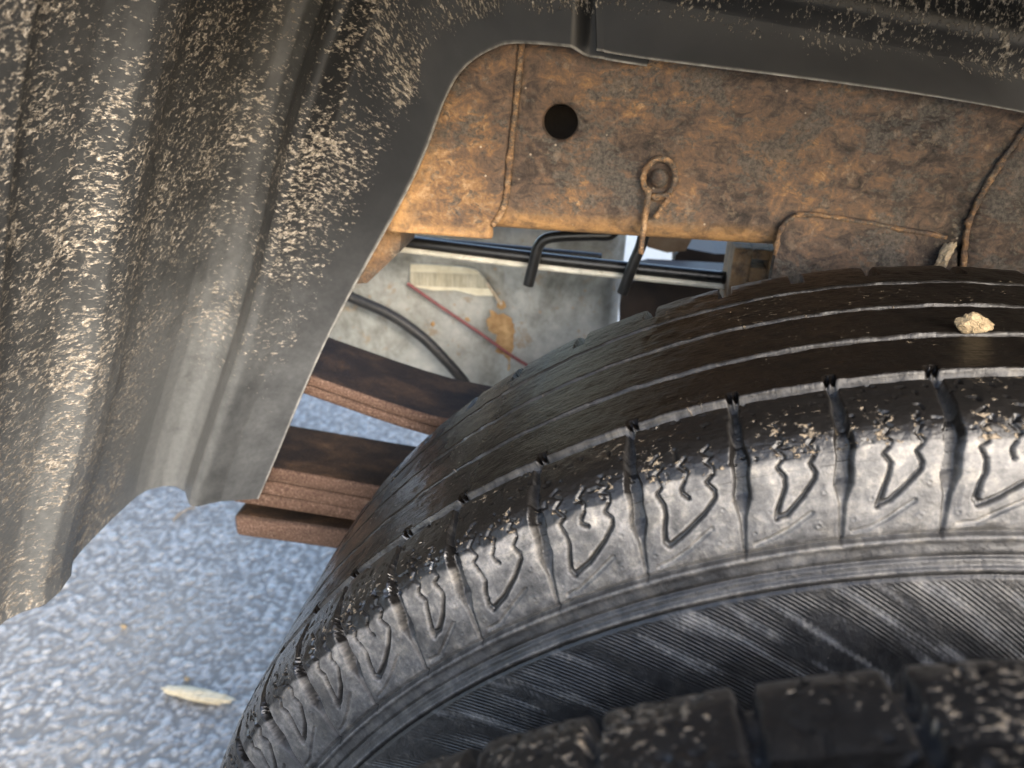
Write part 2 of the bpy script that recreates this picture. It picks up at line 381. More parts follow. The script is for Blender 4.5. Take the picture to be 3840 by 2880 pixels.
def tyre_surface(TH, s, gaps, seed, worn=1.0, splash=0.0):
    """height field and dirt of a tyre over angle (degrees) x profile distance"""
    n, k = len(TH), len(s)
    y, r, ny, nr = prof_at(s)
    T = TH[:, None]; Sg = np.repeat(s[None], n, 0); arc = np.radians(TH)[:, None]*R0
    H = np.zeros((n, k)); dust = np.zeros((n, k)); mud = np.zeros((n, k)); hatch = np.zeros((n, k))
    tread = ((s > S_OF(.208)) & (s < .004)).astype(float)[None].repeat(n, 0)*(0.0 if splash else 1.0)*np.where(s > S_OF(.049), .35, 1.0)[None]
    wob = (fbm(arc*60+seed, arc*0+3.0, 3)-.5)*.0012
    for gi, (gy, hw) in enumerate(GROOVES):
        sg = S_OF(gy); d = np.abs(Sg-sg-wob*.6)
        cut = 1-sstep(hw-.0005, hw+.0004, d)
        if splash and gi == 3: continue
        H -= cut*(.0055 if gi < 3 else .0045)
        dust = np.maximum(dust, cut*(.72+.9*(fbm(arc*75+gi*7, Sg*260, 4)-.45))*(.15 if splash else 1))
    # lateral gaps: shoulder facing the camera side, and the far shoulder
    gi = np.clip(np.searchsorted(gaps, TH)-1, 0, len(gaps)-2)
    slant = np.where(Sg > 0, 30*Sg, 9*Sg)                  # gaps lean along the shoulder (degrees)
    GD = np.full((n, k), 9e9); A = np.zeros((n, k)); PITCH_ = np.zeros((n, k)); BI = np.zeros((n, k), int)
    Tl = T-slant
    for b in range(len(gaps)-1):
        msk = (Tl >= gaps[b]) & (Tl < gaps[b+1]); p = gaps[b+1]-gaps[b]
        A[msk] = ((gaps[b+1]-Tl)/p)[msk]; PITCH_[msk] = p; BI[msk] = b
        GD[msk] = (np.minimum(Tl-gaps[b], gaps[b+1]-Tl)*math.pi/180*R0)[msk]
    s4 = S_OF(GROOVES[2][0]) if splash else S_OF(GROOVES[3][0])
    wig = .0010*np.sin(Sg*420)*(Sg < .012)
    hw = np.interp(Sg, [s4, -.012, 0, .012, .018, .032], [.0013, .0022, .0031, .0030, .0013, .0007])
    dp = np.interp(Sg, [s4, -.012, 0, .010, .016, .031, .034], [.0035, .0055, .0062, .0055, .0022, .0010, 0])
    on = (Sg > s4) & (Sg < .0335)
    gcut = (1-sstep(hw-.0006, hw+.0005, np.abs(GD+wig*.3)))*on
    # far shoulder notches
    far = (Sg < S_OF(.1755)); fc = (1-sstep(.0026, .0034, GD))*far*sstep(S_OF(.222), S_OF(.212), Sg)
    H -= fc*.0105
    # short slots across groove four
    sl = (1-sstep(.0006, .0013, np.abs(GD-.0012)))*((Sg > s4-.0075) & (Sg < s4+.001)); H -= sl*.0032*worn
    # blocks
    rr = np.random.default_rng(seed+9)
    edge0 = np.zeros((n, k)); SIP = np.full((n, k), 9e9); SL = np.full((n, k), 9e9); DIM = np.full((n, k), 9e9)
    rows = (s > -.02) & (s < .033); ss = s[rows]
    for b in range(len(gaps)-1):
        p = gaps[b+1]-gaps[b]; wide = p > 5.33
        rws = np.where((TH > gaps[b]-1) & (TH < gaps[b+1]+1.5))[0]
        off = rr.uniform(-.002, .0022); edge0[BI == b] = off
        if not len(rws): continue
        sub = np.ix_(rws, np.where(rows)[0])
        W = p*math.pi/180*R0; ax = A[sub]*W; ay = Sg[sub]; good = BI[sub] == b
        jit = lambda L: [(u*W+rr.normal()*.00025, v+rr.normal()*.00025) for u, v in L]
        ds = seg_dist(ax, ay, jit((WIDE_L if wide else NARROW_L)))
        ds = np.minimum(ds, seg_dist(ax, ay, jit((WIDE_R if wide else NARROW_R))))
        if wide: ds = np.minimum(ds, seg_dist(ax, ay, jit(HOOK)))
        SIP[sub] = np.where(good, np.minimum(SIP[sub], ds), SIP[sub])
        SL[sub] = np.where(good, np.minimum(SL[sub], seg_dist(ax, ay, jit(SLANT))), SL[sub])
        for u, v in ((.28, .0173), (.82, .0131), (.77, .0248), (.12, .0240)):
            DIM[sub] = np.where(good, np.minimum(DIM[sub], np.hypot(ax-u*W, ay-v)), DIM[sub])
    sipw = np.interp(Sg, [-.013, 0, .012, .022], [.0006, .0007, .0009, .00125])
    sip = 1-sstep(sipw*.55, sipw*1.35, SIP)
    lip = np.exp(-((SIP-.0016)/.0009)**2)*(Sg > .001)
    H -= sip*np.where(Sg < 0, .0009, .0022)
    slc = 1-sstep(.0004, .0011, SL); H -= slc*.0010
    H += np.exp(-(DIM/.0011)**2)*.0007-np.exp(-(DIM/.0005)**2)*.0012
    # a raised panel inside the V and beside the gaps
    H -= gcut*dp
    H += np.interp(Sg, [.002, .006, .028, .030], [0, .0004, .0004, 0])*sstep(.002, .006, GD)
    # circumferential lines of the sidewall
    for c, wd, dpt in ((.0312, .0009, -.0014), (.0330, .0012, .0010), (.0395, .0008, -.0010), (.0440, .0008, .0009), (.0462, .0007, -.0006), (.102, .001, .0008)):
        H += dpt*np.exp(-((Sg-c-wob*.2)/wd)**2)
    H += (fbm(arc*140, Sg*140, 4)-.5)*np.where(Sg < 0, .0011, .0004)
    H -= ((vnoise(arc*420+31, Sg*420) > .86)*.0008*((Sg < -.002) & (Sg > s4)))      # little cuts and picked-out crumbs
    # dirt
    e = edge0+(fbm(arc*120+seed, Sg*120, 4)-.5)*.005
    shoulder = sstep(-.0012, .0006, Sg-e)*(1-sstep(.030, .034, Sg))
    blot = (.60+1.15*(fbm(arc*85, Sg*85, 5)-.45))*np.interp(Sg, [0, .006, .014, .03], [1.25, 1.1, .78, .82])
    band = sstep(.031, .033, Sg)*(1-sstep(.044, .047, Sg))*(.20+.5*(fbm(arc*45+5, Sg*110, 3)-.4))
    low = sstep(.045, .049, Sg)*(.13+.75*sstep(.52, .72, fbm((arc+Sg*1.35)*190, (Sg-arc*.5)*26, 4)))*(1-.5*sstep(.06, .10, Sg))
    dust = np.maximum(dust, shoulder*np.clip(blot, .12, 1)); dust = np.maximum(dust, np.clip(band, 0, 1)); dust = np.maximum(dust, low)
    dust = np.maximum(dust, lip*.9*shoulder)
    dust = np.maximum(dust, np.exp(-((Sg-.0332)/.0011)**2)*.7); dust = np.maximum(dust, np.exp(-((Sg-.0442)/.0008)**2)*.8)
    dust *= 1-.95*sip; dust *= 1-gcut*np.clip(.55+.5*(Sg < .012), 0, .8)
    dust = np.maximum(dust, slc*.75*(fbm(arc*30+2, Sg*30) > .42))
    dust = np.maximum(dust, gcut*.35*(Sg < -.012))
    mud = np.where(Sg < 0, .46+splash+.9*(fbm(arc*38+seed, Sg*60, 3)-.5), .18)
    mud = np.where(Sg < s4, .36+.7*(fbm(arc*25, Sg*60, 3)-.5), mud)
    wet = sstep(36, 43, T)*(1-sstep(66, 74, T))*(Sg < -.004)*sstep(.30, .55, fbm(arc*40, Sg*40, 3))
    mud = np.where((Sg < -.001) & (Sg > -.016), mud+.27*np.exp(-((SIP-.001)/.0014)**2), mud)
    hatch = sstep(.047, .050, Sg)*(1-sstep(.10, .104, Sg))*sstep(.30, .62, fbm((arc+Sg*1.35)*60, Sg*40, 3))
    if splash: dust = dust*.45
    return H, dict(dust=np.clip(dust, 0, 1), mud=np.clip(mud, 0, 1), hatch=hatch, tread=tread, wet=wet), y, r, ny, nr, BI, s4
def build_tyre(label, y_off, mirror, vis, lo, hi, dth, sfine, seed, group):
    root = empty("truck_tyre", (0, y_off, R0)); tag(root, label, "tyre", group)
    gaps = gap_angles(vis, lo-8, hi+8)
    TH = np.arange(lo, hi, dth)
    g_s = [S_OF(g[0]) for g in GROOVES]
    s = [np.arange(_fine[20], S_OF(.224), .004), np.arange(S_OF(.224), g_s[0]-.006, sfine*1.6)]
    for i in range(4):
        s.append(np.arange(g_s[i]-.006, g_s[i]+.006, sfine*.9))
        s.append(np.arange(g_s[i]+.006, (g_s[i+1]-.006) if i < 3 else -.0205, sfine*1.8))
    s += [np.arange(-.0205, .0345, sfine), np.arange(.0345, .048, sfine), np.arange(.048, .125, .0017), np.arange(.125, _fine[-20], .005)]
    s = np.unique(np.round(np.concatenate(s), 6))
    H, at_, y, r, ny, nr, BI, s4 = tyre_surface(TH, s, gaps, seed, 1.0, .16 if mirror else 0.0)
    def place(THd, H):
        t = np.radians(THd)[:, None]; yy = y[None]+ny[None]*H; r_ = r[None]+nr[None]*H
        sg = -1 if mirror else 1
        return np.stack([-r_*np.sin(t), y_off+sg*yy, R0+r_*np.cos(t)], -1)
    V = place(TH, H); n, k = len(TH), len(s)
    uv = np.stack([np.repeat((np.radians(TH)*R0)[:, None], k, 1), np.repeat(s[None], n, 0)], -1)
    F = grid_faces(n, k, not mirror).reshape(n-1, k-1, 4)
    mid = .5*(s[1:]+s[:-1])
    def part(name, sel, extra=None):
        f = F[sel].reshape(-1, 4); u, inv = np.unique(f, return_inverse=True)
        me = quad_mesh(name, V.reshape(-1, 3)[u], inv.reshape(-1, 4), {a: v.reshape(-1)[u] for a, v in at_.items()}, uv.reshape(-1, 2)[u])
        o = link(name, me, M_RUB, root)
        return o
    cuts = [-1]+g_s
    for i in range(4):
        a = (mid > (cuts[i] if i else S_OF(.2075))) & (mid < cuts[i+1])
        sel = np.zeros((n-1, k-1), bool); sel[:, a] = True; part("tread_rib", sel)
    sh = (mid > s4) & (mid < .0312); BIm = BI[:-1, :-1]
    for b in np.unique(BIm[:, sh]):
        sel = (BIm == b) & sh[None]
        if sel.sum() > 60: part("shoulder_block", sel)
    sel = np.zeros((n-1, k-1), bool); sel[:, mid > .0312] = True; part("sidewall", sel)
    sel = np.zeros((n-1, k-1), bool); sel[:, mid < S_OF(.2075)] = True; part("inner_sidewall", sel)
    # the rest of the ring, out of sight
    T2 = np.r_[np.arange(hi-dth, 360+lo, 1.0), 360+lo]
    y2, r2 = y, r
    s_sub = np.arange(0, k, 6); keep = (y, r, ny, nr); 
    y, r, ny, nr = y[s_sub], r[s_sub], ny[s_sub], nr[s_sub]
    V2 = place(T2, np.zeros((len(T2), len(s_sub))))
    at2 = {a: np.full(V2.shape[:2], v) for a, v in (("dust", .25), ("mud", .2), ("hatch", 0.0), ("tread", 0.0), ("wet", 0.0))}
    uv2 = np.stack([np.repeat((np.radians(T2)*R0)[:, None], len(s_sub), 1), np.repeat(s[s_sub][None], len(T2), 0)], -1)
    me = quad_mesh("tyre_casing", V2, grid_faces(len(T2), len(s_sub), not mirror), at2, uv2.reshape(-1, 2)); link("tyre_casing", me, M_RUB, root)
    # steel rim seated in the beads
    bm = bmesh.new(); sg = -1 if mirror else 1
    ring = [(.010, .222), (.02, .205), (.04, .198), (.2, .198), (.222, .205), (.232, .222), (.222, .19), (.12, .185), (.02, .19)]
    vs = [[bm.verts.new((q[1]*math.cos(a), y_off+sg*q[0], R0+q[1]*math.sin(a))) for q in ring] for a in np.linspace(0, 2*math.pi, 48, endpoint=False)]
    for i in range(48):
        for j in range(len(ring)):
            bm.faces.new((vs[i][j], vs[(i+1) % 48][j], vs[(i+1) % 48][(j+1) % len(ring)], vs[i][(j+1) % len(ring)]))
    from_bm("wheel_rim", bm, M_DARK, root, True)
    return root
build_tyre("worn inner tyre of the dual wheel, dusty ribbed shoulder, below the rusty frame rail", 0.0, False, VIS_GAPS, -9, 82, .075, .00045, 2, "tyres of the dual wheel")
build_tyre("outer tyre of the dual wheel, blurred in the foreground with mud-spotted black tread blocks", -.0665, True, [7.8, 12.9, 17.6, 22.5, 27.9, 33.0, 38.4], -8, 46, .14, .001, 40, "tyres of the dual wheel")

# ------------------------------------------------------------------ the wheel arch liner (two overlapping plastic sheets)
EDGE = [(-.455, .545), (-.440, .577), (-.386, .696), (-.325, .807), (-.304, .857), (-.2925, .876), (-.276, .8875), (-.259, .8915), (-.215, .890),
        (-.186, .887), (.017, .870), (.20, .832), (.36, .74), (.44, .60)]
RIB = [(-.496, .545), (-.488, .575), (-.433, .708), (-.392, .832), (-.358, .912), (-.338, .942), (-.306, .960), (-.268, .958), (-.215, .943),
       (-.175, .932), (.003, .907), (.23, .866), (.41, .765), (.50, .60)]
# profile beyond the rib: (distance outwards, y)
WALL = [(-.016, .2495), (-.009, .243), (-.003, .236), (.003, .236), (.009, .243), (.0145, .2505), (.024, .253), (.032, .250), (.0395, .241), (.0425, .229),
        (.043, .20), (.042, .165), (.040, .150), (.033, .138), (.030, .122), (.031, .108), (.039, .099), (.043, .090), (.044, .055), (.042, .044), (.034, .036), (.033, .0),
        (.042, -.010), (.046, -.03), (.047, -.065), (.049, -.077), (.060, -.081)]
def build_liner(label, t0, t1, dy, tab, bead=1.0):
    n = int((t1-t0)*75); K = len(EDGE)-1
    E_, R_ = catmull(EDGE, 4001), catmull(RIB, 4001); tt = np.linspace(0, K, 4001); t = np.linspace(t0, t1, n)
    ip = lambda P: np.stack([np.interp(t, tt, P[:, j]) for j in (0, 1)], 1)
    E_, R_ = ip(E_), ip(R_)
    T = np.gradient(R_, axis=0); T /= np.linalg.norm(T, axis=1)[:, None]; N = np.stack([-T[:, 1], T[:, 0]], 1)
    W_ = [(a, .2495+(b-.2495)*(bead if abs(a) < .034 and b > .23 else 1)) for a, b in WALL]; ww, sl_ = resample(W_, 190)
    nf = 44; f = np.linspace(0, 1, nf, endpoint=False)
    first = R_+N*WALL[0][0]
    fl = E_[:, None]+(first-E_)[:, None]*f[None, :, None]
    XZ = np.concatenate([fl, R_[:, None]+N[:, None]*ww[None, :, :1]], 1)
    Y = np.concatenate([.2525-.003*f, ww[:, 1]])[None].repeat(n, 0)+dy
    V = np.stack([XZ[..., 0], Y, XZ[..., 1]], -1)
    if tab:                                               # the joggle where this sheet runs behind the next one
        back = sstep(-.231, -.219, V[..., 0])*(V[..., 2] > .85)*sstep(.20, .235, V[..., 1])
        V[..., 1] += back*.006; V[..., 2] -= back*sstep(.03, 0, np.linalg.norm(XZ-E_[:, None], axis=2))*.0045
    wd = np.concatenate([np.linalg.norm(fl-E_[:, None], axis=2), np.linalg.norm(first-E_, axis=1)[:, None]+sl_[None]], 1)
    ua = np.r_[0, np.cumsum(np.linalg.norm(np.diff(R_, axis=0), axis=1))]+t0*.2
    U = np.repeat(ua[:, None], wd.shape[1], 1)
    V[..., 1] += (fbm(U*14, wd*14, 3)-.5)*.004*sstep(.0, .03, wd)          # slightly wavy sheet
    e = wd-np.linalg.norm(first-E_, axis=1)[:, None]
    Zz = V[..., 2]; X = V[..., 0]
    rel = wd/np.linalg.norm(first-E_, axis=1)[:, None]
    mud = sstep(.007, .024, wd+(fbm(U*30, wd*30, 3)-.5)*.018)*.9
    mud *= 1-.75*sstep(.70, .62, Zz)*(X < -.2)*sstep(.115, .09, e)
    mud = np.where((e > .02) & (X < -.2), mud*1.0, mud)
    mud *= 1-.25*sstep(.4, .62, fbm(U*11+3, wd*11, 3))
    low = sstep(.78, .62, Zz)
    film = .03+sstep(.012, .035, e)*(X < .1)*(.40+.7*low)+.75*sstep(.82, .66, Zz)+1.1*sstep(.072, .08, e)*sstep(.150, .142, e)*sstep(.74, .60, Zz)*(X < -.2)
    film = np.where(X > -.215, film*.35, film)
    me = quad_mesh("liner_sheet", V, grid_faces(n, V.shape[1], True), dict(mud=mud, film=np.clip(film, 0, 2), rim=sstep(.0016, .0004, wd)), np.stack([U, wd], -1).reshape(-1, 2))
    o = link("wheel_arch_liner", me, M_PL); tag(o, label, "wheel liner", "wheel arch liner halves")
    sm = o.modifiers.new("thickness", 'SOLIDIFY'); sm.thickness = .0032; sm.offset = -1; sm.use_rim = True
    return o
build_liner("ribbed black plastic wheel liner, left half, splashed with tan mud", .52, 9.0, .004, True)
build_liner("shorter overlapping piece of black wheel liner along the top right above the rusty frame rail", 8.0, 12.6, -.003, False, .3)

# ------------------------------------------------------------------ frame rail
rail = empty("frame_rail", (0, .28, .776)); tag(rail, "rusty brown steel frame rail with a round hole, behind the tyre top", "frame rail")
def attr_edge(o, fn):
    me = o.data; co = np.empty(len(me.vertices)*3, np.float32); me.vertices.foreach_get("co", co); co = co.reshape(-1, 3)
    a = me.attributes.new("edge", 'FLOAT', 'POINT'); a.data.foreach_set("value", np.asarray(fn(co), np.float32))
ZB = lambda x: .7765+.002*np.sin(x*9+1.2)
def build_rail():
    bend = [(.28, 1.02), (.28, .90)]+[(.28, z) for z in np.linspace(.89, .794, 28)]+[(.296-.016*math.cos(a), .016-.016*math.sin(a)+.7765) for a in np.linspace(.05, math.pi/2, 10)]+[(.31, .7765), (.325, .7765), (.372, .7765)]
    P = np.array(bend); xs = np.linspace(-.9, .9, 620)
    dz = (ZB(xs)-.7765)[:, None]*(P[None, :, 1] < .85)
    V = np.stack([np.repeat(xs[:, None], len(P), 1), np.repeat(P[None, :, 0], len(xs), 0), P[None, :, 1]+dz], -1)
    nz = (fbm(V[..., 0]*22, V[..., 2]*22+V[..., 1]*10, 4)-.5)
    V[..., 1] += nz*.0035*(P[None, :, 0] < .29)
    c = at(1210, 265, .28); R = .0106                       # the round hole
    F = grid_faces(len(xs), len(P))
    fc = V.reshape(-1, 3)[F].mean(1); d = np.hypot(fc[:, 0]-c[0], fc[:, 2]-c[2])
    keep = (d > R+.010) | (fc[:, 1] > .30)
    cut = F[~keep]; F = F[keep]
    Vf = V.reshape(-1, 3)
    bm = bmesh.new(); vs = [bm.verts.new(v) for v in Vf]
    for q in F: bm.faces.new([vs[i] for i in q])
    be = {}
    for q in cut:
        for a, b in zip(q, np.roll(q, -1)):
            k = (min(a, b), max(a, b)); be[k] = be.get(k, 0)+1
    # boundary of the removed patch ordered round the hole, joined to a ring of the hole's edge
    bd = sorted({v for k, cnt in be.items() if cnt == 1 for v in k}, key=lambda v: math.atan2(Vf[v][2]-c[2], Vf[v][0]-c[0]))
    ring = []
    for dep, rr in ((.28, R+.0016), (.2812, R+.0003), (.2855, R)):
        ring.append([bm.verts.new((c[0]+rr*math.cos(a), dep, c[2]+rr*math.sin(a))) for a in [math.atan2(Vf[v][2]-c[2], Vf[v][0]-c[0]) for v in bd]])
    m_ = len(bd); lo_ = [vs[v] for v in bd]
    for r_ in ring:
        for i in range(m_): bm.faces.new((lo_[i], lo_[(i+1) % m_], r_[(i+1) % m_], r_[i]))
        lo_ = r_
    for v in [v for v in bm.verts if not v.link_faces]: bm.verts.remove(v)
    o = from_bm("rail_channel", bm, M_RUST, rail, True)
    attr_edge(o, lambda co: sstep(.794, .779, co[:, 2])*(.4+1.1*fbm(co[:, 0]*70, co[:, 2]*70, 4))*(co[:, 1] < .31)*sstep(.02, -.12, co[:, 0]))
    # closed box behind the hole
    bm = bmesh.new(); bmesh.ops.create_cube(bm, size=1); bmesh.ops.transform(bm, matrix=Matrix.Translation((0, .374, .90)) @ Matrix.Diagonal((1.8, .004, .25, 1)), verts=bm.verts)
    from_bm("rail_back_wall", bm, M_DARK, rail)
    bm = bmesh.new(); bmesh.ops.create_cube(bm, size=1); bmesh.ops.transform(bm, matrix=Matrix.Translation((0, .327, 1.022)) @ Matrix.Diagonal((1.8, .098, .004, 1)), verts=bm.verts)
    from_bm("rail_top_flange", bm, M_DARK, rail)
    tube("inner_cable", [(c[0]-.07, .325, c[2]+.014), (c[0], .31, c[2]+.0115), (c[0]+.07, .325, c[2]+.006)], .005, M_BLACK, rail, n=20)
build_rail()
def plate(name, outline, y0, y1, mat, parent, edge=None, bevel=.0012):
    bm = prism([(p[0], p[2]) if len(p) == 3 else p for p in outline], y0, y1)
    o = from_bm(name, bm, mat, parent, False, bevel)
    if edge: attr_edge(o, edge)
    return o
def dense_plate(name, fn_left, fn_right, z0, z1, y0, y1, mat, parent, edge):
    """a plate whose two side edges are curves x(z), with an uneven hammered face"""
    nz, nx = 90, 60; z = np.linspace(z0, z1, nz)[:, None]; u = np.linspace(0, 1, nx)[None]
    X = fn_left(z)+(fn_right(z)-fn_left(z))*u; Z = z+0*X
    Yf = y0+(fbm(X*40, Z*40, 4)-.5)*.003+0.0025*(sstep(.03, 0, u)+sstep(.97, 1, u))
    lo = np.stack([X, Yf, Z], -1)
    rim = np.concatenate([lo[:, :1], lo, lo[:, -1:]], 1); rim[:, 0, 1] = y1; rim[:, -1, 1] = y1
    bot = rim[:1].copy(); bot[..., 1] = y1; rim = np.concatenate([bot, rim], 0)
    me = quad_mesh(name, rim, grid_faces(nz+1, nx+2, True)); o = link(name, me, mat, parent)
    attr_edge(o, edge); return o
seam = np.array([at(*a, .277) for a in [(1128, 60), (1121, 120), (1113, 210), (1102, 300), (1092, 400), (1084, 450), (1062, 487)]])
seam_x = lambda z: np.interp(z, seam[::-1, 2], seam[::-1, 0])
left_pl = dense_plate("reinforcement_plate", lambda z: -.375+0*z, seam_x, .7705, .93, .2755, .284, M_RUST_PLATE, rail,
                      lambda co: np.maximum(sstep(.780, .772, co[:, 2])*.8, sstep(-.318, -.336, co[:, 0]+(co[:, 2]-.79)*-.35)*sstep(.845, .80, co[:, 2])*.9))
tube("weld_seam", seam+np.array([.001, -.0005, 0]), .0021, M_WELD, rail, n=120, k=8, rough=.55)
w2 = np.array([at(*a, .277) for a in [(2290, 200), (2212, 285), (2150, 370), (2105, 450), (2088, 500), (2080, 580), (2078, 640)]])
w2x = lambda z: np.interp(z, w2[::-1, 2], w2[::-1, 0])
dense_plate("reinforcement_plate", w2x, lambda z: .30+0*z, .738, .95, .2765, .284, M_RUST, rail, lambda co: 0*co[:, 0])
tube("weld_seam", w2+np.array([0, 0, 0]), .0019, M_WELD, rail, n=120, k=8, rough=.6)
bk = [(-.094, .745), (-.0935, .790), (-.089, .7985), (-.080, .8015), (-.034, .798), (.0045, .7935), (.012, .787), (.024, .745)]
bko = plate("bracket_plate", bk, .2745, .284, M_RUST, rail, lambda co: 0*co[:, 0], .003)
tube("weld_seam", [(-.0935, .2755, .775), (-.0935, .2752, .790), (-.088, .275, .799), (-.078, .275, .802), (-.034, .275, .7985), (.0045, .275, .794)], .0016, M_WELD, rail, n=100, k=8, rough=.7)
plate('backing_plate', [(-.088, .735), (-.088, .79), (.3, .79), (.3, .735)], .2845, .289, M_RUST, rail, lambda co: 0*co[:, 0])
# rust-covered bolt with its wire keeper
bc = at(1424, 385, .276)
bm = bmesh.new(); bmesh.ops.create_uvsphere(bm, u_segments=24, v_segments=12, radius=1)
bmesh.ops.transform(bm, matrix=Matrix.Translation(bc) @ Matrix.Diagonal((.0056, .0052, .0062, 1)), verts=bm.verts)
from_bm("bolt_head", bm, rust_mat("dull_rusty_bolt", dark=.02, dust=.2, scale=2), rail, True)
ringp = [bc+np.array([.0098*math.cos(a), -.0005, .0118*math.sin(a)]) for a in np.linspace(-2.15, 4.0, 22)]
keep_pts = [at(*a, .2735) for a in [(1384, 548), (1388, 510), (1394, 460), (1401, 418)]]+ringp[::-1][1:-1]+[at(*a, .2735) for a in [(1444, 425), (1430, 450), (1416, 470)]]
tube("wire_keeper", keep_pts, .0019, M_WELD, rail, n=180, k=10, rough=.3)
# left end bracket below the rail
hb = [at(*a, .305) for a in [(800, 470), (862, 485), (872, 508), (868, 540), (800, 605), (740, 610), (740, 470)]]
plate("hanger_bracket", hb, .298, .34, rust_mat("muddy_rust", dark=.03, dust=.8), rail, lambda co: sstep(.755, .772, co[:, 2]), .002)
# bracket with a square opening under the right end of the visible rail
bm = bmesh.new()
def bx_(px0, px1, za, zb):
    x0, x1 = at(px0, 570, .335)[0], at(px1, 570, .335)[0]
    c_ = bmesh.ops.create_cube(bm, size=1)['verts']
    bmesh.ops.transform(bm, matrix=Matrix.Translation(((x0+x1)/2, .36, (za+zb)/2)) @ Matrix.Diagonal((x1-x0, .05, zb-za, 1)), verts=c_)
zt, zo, zp = at(1640, 540, .335)[2], at(1640, 562, .335)[2], at(1640, 580, .335)[2]
bx_(1582, 1622, .66, zt); bx_(1660, 1760, .66, zt); bx_(1622, 1660, .66, zp); bx_(1622, 1660, zo, zt)
o = from_bm("spring_perch_bracket", bm, M_RUST_PLATE, rail, False, .0015); attr_edge(o, lambda co: .45+0*co[:, 0])

clay = at(2041, 552, .268)
def lump(name, c, sx, sy, sz, mat, rotz=0.0, seed=0, amp=.35, sub=4):
    bm = bmesh.new(); bmesh.ops.create_icosphere(bm, subdivisions=sub, radius=1)
    r = np.random.default_rng(seed); d = r.normal(size=(14, 3)); d /= np.linalg.norm(d, axis=1)[:, None]; o_ = r.uniform(.62, .95, 14)
    for v in bm.verts:
        p_ = np.array(v.co); q = 1.0
        for dd, oo in zip(d, o_):                          # cut by random facets like a broken stone
            k = p_ @ dd
            if k > oo: q = min(q, oo/k)
        p_ = p_*(q*(1-amp)+amp*q*(.6+.8*fbm(np.array(p_[0]*4+7+p_[2]*1.3), np.array(p_[1]*3+p_[2]*5+3), 4)))
        v.co = p_
    bmesh.ops.transform(bm, matrix=Matrix.Translation(c) @ Matrix.Rotation(rotz, 4, 'Y') @ Matrix.Diagonal((sx, sy, sz, 1)), verts=bm.verts)
    return from_bm(name, bm, mat, None, False)
tag(lump("mud_lump", clay, .0040, .004, .0105, M_CLAY, .25, 3, .9, 5), "pale tan lump of dried mud stuck to the bracket plate just above the tyre", "mud lump")
tt_ = math.radians(6.3)
tag(lump("pebble", (-.4035*math.sin(tt_), .0925, R0+.4035*math.cos(tt_)), 0.0074, .0056, .0050, M_STONE, .1, 8, .35), "pale tan pebble lodged in a tread groove near the tyre top", "pebble")

# ------------------------------------------------------------------ leaf springs
def leaf(name, pts, y0, y1, th, parent, bevel=.0032, n=60):
    P = resample(pts, n)[0]; bm = bmesh.new(); rows = []
    for x, z in P: rows.append([bm.verts.new(c_) for c_ in ((x, y0, z), (x, y1, z), (x, y1, z-th), (x, y0, z-th))])
    for a, b in zip(rows[:-1], rows[1:]):
        for i in range(4): bm.faces.new((a[i], a[(i+1) % 4], b[(i+1) % 4], b[i]))
    bm.faces.new(rows[0]); bm.faces.new(rows[-1][::-1])
    bmesh.ops.recalc_face_normals(bm, faces=bm.faces)
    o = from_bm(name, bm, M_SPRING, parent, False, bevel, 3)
    attr_edge(o, lambda co: sstep(y0+.0035, y0+.0005, co[:, 1])*(.45+.9*fbm(co[:, 0]*60, co[:, 2]*300, 4)))
    return o
hs = empty("helper_spring", (0, .315, .58)); tag(hs, "upper pack of thin dark brown leaf springs below the grey tank", "leaf spring", "leaf spring packs")
up = lambda d: [(-.95, .80-d), (-.62, .712-d), (-.414, .6555-d), (-.36, .641-d), (-.325, .6325-d), (-.25, .624-d), (.0, .60-d), (.4, .66-d)]
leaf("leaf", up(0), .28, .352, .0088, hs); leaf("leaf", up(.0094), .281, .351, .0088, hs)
ms = empty("main_spring", (0, .315, .5)); tag(ms, "lower pack of rusty leaf springs with a thick round-ended bottom leaf left of the tyre", "leaf spring", "leaf spring packs")
lo = lambda d: [(-.95, .615-d), (-.62, .580-d), (-.46, .5705-d), (-.35, .5635-d), (-.2, .553-d), (.4, .57-d)]
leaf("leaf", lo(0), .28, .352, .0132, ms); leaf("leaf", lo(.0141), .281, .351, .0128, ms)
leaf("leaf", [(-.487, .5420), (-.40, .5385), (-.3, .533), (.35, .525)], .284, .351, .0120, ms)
leaf("overload_leaf", [(-.4815, .5265), (-.42, .526), (-.35, .5245), (.3, .515)], .2715, .352, .0215, ms, .006)

